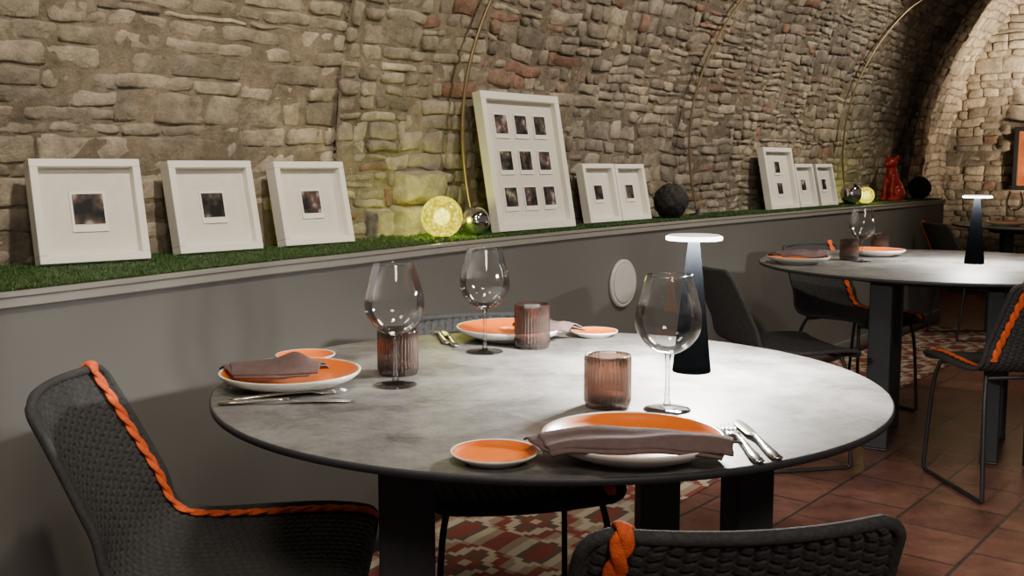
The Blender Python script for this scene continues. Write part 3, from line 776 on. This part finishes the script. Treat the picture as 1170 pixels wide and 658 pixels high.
# ------------------------------------------------------------------ tableware
TZ=.75
def plate(px,py,label,r=.128,zr=.774,emblem=False,name='dinner_plate',group='orange dinner plates'):
    p=at(px,py,zr); t=thing(name,label,'plate',(p.x,p.y,TZ),group=group)
    if r>.1:
        hz=.029
        prof=[(0,.003),(.070,.003),(.073,0),(.080,0),(.083,.004),(.105,.010),(.121,.017),(.1295,.024),(.132,hz),(.1315,hz+.0012),(.1265,hz+.0004),(.1195,.0235),(.106,.0165),(.09,.0135),(.06,.012),(0,.011)]
        mi=[1]*10+[0]*5; zi=.012
    else:
        k=r/.061; hz=.014; zi=.006
        prof=[(0,.002),(.034*k,.002),(.036*k,0),(.040*k,0),(.042*k,.003),(.054*k,.008),(.060*k,.012),(.061*k,hz),(.0605*k,hz+.0008),(.0580*k,hz+.0002),(.054*k,.0105),(.046*k,.0075),(.03*k,.0062),(0,.006)]
        mi=[1]*9+[0]*4
    q=r/.132 if r>.1 else 1
    prof=[(a*q,b) for a,b in prof]
    mb=MB(); mb.lathe(prof,96,mi=mi); mb.build('dish',[M['orange'],M['china']],t)
    if emblem:
        z=zi+.001; mb=MB()
        ring=[(.019*math.cos(q*PI/18),.019*math.sin(q*PI/18),z) for q in range(36)]
        mb.tube(ring,.0008,6,True)
        ring=[(.009*math.cos(q*PI/18)*(1+.25*math.cos(q*PI/18*4)),.009*math.sin(q*PI/18)*(1+.25*math.cos(q*PI/18*4)),z) for q in range(36)]
        mb.tube(ring,.0008,6,True)
        e=mb.build('emblem',M['emblem'],t); e.location=(-.008,.066,.0008)
    return t
plate(332,426,'orange dinner plate under the bunched napkin at left of the foreground table',emblem=True)
plate(723,499,'orange dinner plate under the long folded napkin nearest the camera',emblem=True)
plate(584,375,'orange dinner plate at the wall side, behind the smoky tumbler',emblem=True)
SG='small orange side plates'
plate(565,514,'small orange side plate left of the nearest dinner plate',.061,.765,name='side_plate',group=SG)
plate(349,404,'small orange side plate behind the left dinner plate',.061,.765,name='side_plate',group=SG)
plate(679,377,'small orange side plate right of the far smoky tumbler',.056,.765,name='side_plate',group=SG)
plate(912,294,'dinner plate under a dark napkin on the second table')
plate(1000,286,'dinner plate at wall side of the second table, behind the smoky tumblers')
plate(1150,254,'dinner plate on the farthest table at right edge')
def napkin(px,py,z,L,Wd,rot,ridge,label,seed,taper=.3,layers=2,droop=.0,skew=.35,point=0,wav=.006):
    p=at(px,py,z); mb=MB(); nu,nv=64,28
    for k in range(layers):
        vs=[];fs=[]
        for i in range(nu+1):
            u=-1+2*i/nu
            for j in range(nv+1):
                w=-1+2*j/nv
                ww=Wd/2*(1-taper*(u+1)/2)*(1-.06*k)*(1-.22*max(0,-u-.6)/.4)
                x=u*L/2*(1-.02*k)+.020*w*u*(1 if k==0 else .4)+.006*k+.006*noise.noise(Vector((w*1.6,u,seed+2)))*abs(u)
                y=w*ww+wav*1.1*noise.noise(Vector((u*1.5,k*.8,seed)))+.003*k
                zz=k*.0042+ridge*math.exp(-((w-.15+skew*u)/.5)**2)*(1-.55*u*u)+ridge*.5*math.exp(-((w+.6-.2*u)/.22)**2)*(1-.4*u*u)+wav*noise.noise(Vector((u*1.8,w*1.1,seed+k*.12)))
                zz-=droop*max(0,abs(u)-.62)**2/.144
                if point: zz+=point*math.exp(-((u-.40)/.34)**2-((w-.1)/.5)**2)
                zz-=.006*abs(w)**4
                vs.append((x,y,zz))
        for i in range(nu):
            for j in range(nv):
                a=i*(nv+1)+j; fs.append((a,a+nv+1,a+nv+2,a+1))
        mb.add(vs,fs)
    o=mb.build('napkin',M['napkin']); o.location=(p.x,p.y,z); o.rotation_euler=(0,0,math.radians(rot))
    so=o.modifiers.new('thick','SOLIDIFY'); so.thickness=.0028; so.offset=0
    return tag(o,label,'napkin',group='dark brown cloth napkins')
napkin(313,423,TZ+.030,.165,.120,8,.012,'dark brown napkin bunched on the left dinner plate',2.3,.45,layers=2,point=.016,wav=.003)
napkin(723,503,TZ+.035,.262,.112,-3,.009,'long dark brown napkin folded across the nearest dinner plate',5.1,.30,skew=.25,droop=.008,wav=.006)
napkin(622,374,TZ+.031,.14,.085,-20,.012,'dark brown napkin on the right of the wall-side dinner plate',8.2,.3)
napkin(915,291,TZ+.033,.22,.1,5,.016,'dark napkin on the plate at left of the second table',3.7,.3)
def wine_glass(px,py,label,H=.224,k=1.0):
    p=at(px,py,TZ); t=thing('wine_glass',label,'wine glass',(p.x,p.y,TZ),group='clear balloon wine glasses')
    pr=catmull([(.005,.094,0),(.018,.0965,0),(.036,.108,0),(.050,.127,0),(.0545,.148,0),(.052,.170,0),(.0455,.196,0),(.0375,H,0)],6)
    mb=MB(); mb.lathe([(0,.093)]+[(q.x*k,q.y) for q in pr],72); mb.build('bowl',M['glass'],t)
    ring=[(.0375*k*math.cos(i*PI/30),.0375*k*math.sin(i*PI/30),H) for i in range(60)]
    mb=MB(); mb.tube(ring,.0008,6,True); mb.build('rim',M['sglass'],t)
    mb=MB(); mb.lathe([(0,.007),(.0065,.0075),(.0042,.02),(.0036,.05),(.0038,.08),(.006,.0925),(0,.0935)],24); mb.build('stem',M['sglass'],t)
    mb=MB(); mb.lathe([(0,0),(.038,0),(.0395,.0012),(.037,.0025),(.02,.0045),(.009,.0068),(0,.0069)],56); mb.build('foot',M['sglass'],t)
wine_glass(452,440,'balloon wine glass in front of the left smoky tumbler')
wine_glass(554,402,'balloon wine glass beside the far tumbler, at wall side of the foreground table',k=.98)
wine_glass(762,468,'balloon wine glass in front of the foreground table lamp, nearest of all')
wine_glass(984,299,'balloon wine glass beside smoky tumblers on the second table',.222)
wine_glass(1158,257,'balloon wine glass on the farthest table at right edge')
def tumbler(px,py,label,r=.039,h=.088):
    p=at(px,py,TZ); t=thing('tumbler',label,'tumbler',(p.x,p.y,TZ),group='smoky brown ribbed tumblers')
    rib=lambda a,z: .05*abs(math.cos(a*17)) if .006<z<h-.004 else 0
    mb=MB(); mb.lathe([(0,.004),(r*.88,.004),(r*.93,.0),(r*.97,.005),(r*.97,.012),(r*.97,h*.35),(r*.97,h*.7),(r*.97,h-.006),(r*.98,h),(r*.92,h),(r*.90,h*.7),(r*.89,h*.3),(r*.87,.010),(0,.010)],340,rib=rib)
    mb.build('cup',M['smoke'],t)
    mb=MB(); mb.lathe([(0,.0105),(r*.82,.0105),(r*.83,.020),(0,.022)],48); mb.build('candle_wax',M['wax'],t)
tumbler(455,427,'smoky brown tumbler behind the left wine glass')
tumbler(694,464,'ribbed smoky brown tumbler right before the nearest plate, center of the table')
tumbler(608,397,'smoky brown tumbler beside the far orange plate, wall side of the foreground table',h=.098)
tumbler(970,297,'smoky tumbler left of the wine glass on the second table')
tumbler(1005,289,'smoky tumbler right of the wine glass on the second table')
def cutlery(kind,a,b,label,z=TZ,lift=.0):
    A=at(a[0],a[1],z); B=at(b[0],b[1],z); ang=math.atan2(B.y-A.y,B.x-A.x)
    t=thing(kind,label,kind,(A.x,A.y,z+lift),(0,0,ang),group='steel cutlery on the tables')
    h=[(0,0,.0035,.003,.002),(.004,0,.004,.0085,.003),(.03,0,.0045,.0085,.0032),(.07,0,.006,.006,.0028),(.10,0,.007,.0042,.0028)]
    if kind=='knife':
        mb=MB(); mb.loft(h+[(.118,0,.007,.0055,.003)]); mb.build('handle',M['steel'],t)
        mb=MB(); mb.loft([(.118,0,.006,.0065,.002),(.128,0,.005,.0095,.0014),(.18,-.0005,.004,.0105,.0011),(.21,-.001,.003,.009,.0009),(.226,-.004,.0025,.004,.0007),(.23,-.006,.002,.001,.0005)]); mb.build('blade',M['steel'],t)
    else:
        mb=MB(); mb.loft(h+[(.13,0,.007,.003,.0022),(.145,0,.005,.005,.0018)]); mb.build('handle',M['steel'],t)
        mb=MB(); mb.loft([(.143,0,.0052,.0045,.0016),(.152,0,.004,.0105,.0014),(.162,0,.0035,.0122,.0013),(.166,0,.0035,.0122,.0012)])
        for q in (-.0096,-.0032,.0032,.0096): mb.loft([(.163,q,.0035,.0024,.0012),(.185,q,.004,.0021,.0011),(.203,q*.96,.006,.001,.0007)],8)
        mb.build('tines',M['steel'],t)
cutlery('knife',(249,463),(398,459),'steel knife lying along the left edge of the foreground table')
cutlery('fork',(262,459),(360,451),'steel fork lying between the left plate and the knife beside it')
cutlery('fork',(868,531),(826,484),'steel fork right of the nearest plate, the one closer to the plate')
cutlery('knife',(889,527),(842,484),'steel knife right of the nearest plate, outer of the pair')
cutlery('knife',(521,397),(506,380),'steel knife left of the wall-side plate, closer to the plate')
cutlery('fork',(511,394),(498,381),'steel fork left of the wall-side plate, outer of the pair')
# ------------------------------------------------------------------ table lamps
def lamp(px,py,label,power,k=1):
    p=at(px,py,TZ); t=thing('table_lamp',label,'table lamp',(p.x,p.y,TZ),group='cordless black table lamps')
    mb=MB(); mb.lathe([(0,0),(.036,0),(.0375,.002),(.0365,.012),(.030,.075),(.0225,.15),(.0155,.215),(.0115,.25),(.0115,.262),(0,.262)],64); mb.build('body',M['lampb'],t)
    mb=MB(); mb.lathe([(.0115,.258),(.053,.258),(.0545,.2592),(.0545,.2642),(.053,.2655),(0,.2655)],72); mb.build('diffuser',M['led'],t)
    mb=MB(); mb.lathe([(0,.2657),(.0500,.2657),(.0505,.2668),(.049,.2682),(0,.2688)],64); mb.build('cap',M['ledcap'],t)
    L=bpy.data.lights.new('lamp_led','AREA'); L.shape='DISK'; L.size=.10; L.energy=power; L.color=(1,.96,.9)
    o=bpy.data.objects.new('lamp_led',L); C.objects.link(o); o.parent=t; o.location=(0,0,.2565)
    t.scale=(k,k,k)
lamp(790,424,'black cone table lamp glowing on the foreground table',60)
lamp(1113,301,'black cone table lamp glowing on the second table',24,1.04)
# ------------------------------------------------------------------ lights
def spot(loc,tgt,power,size=70,col=(1,.87,.68),r=.06,blend=1.0):
    L=bpy.data.lights.new('spot','SPOT'); L.energy=power; L.color=col; L.spot_size=math.radians(size); L.spot_blend=blend; L.shadow_soft_size=r
    o=bpy.data.objects.new('unseen_spot',L); C.objects.link(o); o.location=loc  # lamps out of view, no fixture modelled; some are only added fill
    o.rotation_euler=(Vector(tgt)-Vector(loc)).to_track_quat('-Z','Y').to_euler()
    return o
spot(W(-.1,1.8,2.75),W(.05,0,1.42),205,82)
spot(W(1.9,1.7,2.75),W(1.75,0,1.42),150,80)
spot(W(3.4,1.6,2.75),W(3.3,0,1.42),150,80)
spot(W(4.8,1.5,2.75),W(4.75,0,1.45),155,74)
spot(W(7.95,.9,1.9),W(8.65,.15,2.35),190,105,(1,.80,.56))  # unseen uplight for the top of the end wall
spot(W(7.9,1.0,.95),W(8.65,.2,1.6),110,110,(1,.80,.56))  # added low uplight, brightens the lower end wall
spot((.0,1.2,2.7),(-.1,1.9,.75),80,62,(1,.91,.80),.12)
spot((1.9,3.6,2.8),(1.75,4.2,.7),85,80,(1,.88,.74),.10)  # added fill above the second table
spot((3.2,5.2,2.9),(3.2,5.9,0),75,72,(1,.84,.66),.10)  # added fill for the floor farther back
spot((.6,-.9,2.6),(-.1,2.2,.4),155,82,(1,.88,.74),.35)  # added soft fill from behind the camera, for lower wall and chairs
spot((1.6,1.2,2.8),(1.7,3.0,0),150,86,(1,.87,.72),.2)  # added fill for the floor at right
spot((-.9,1.0,2.5),(-.6,1.9,.4),45,60,(1,.88,.74),.2)  # added fill on the left chair
w=bpy.data.worlds.new('world'); bpy.context.scene.world=w; w.use_nodes=True
w.node_tree.nodes['Background'].inputs[0].default_value=(1,.88,.76,1); w.node_tree.nodes['Background'].inputs[1].default_value=.11
# ------------------------------------------------------------------ camera
cd=bpy.data.cameras.new('camera'); cam=bpy.data.objects.new('camera',cd); C.objects.link(cam)
cam.location=(0,0,CAMH); cam.rotation_euler=(PI/2-PITCH,0,0); cd.sensor_width=36; cd.lens=36*FPX/1170; cd.clip_start=.02
bpy.context.scene.camera=cam
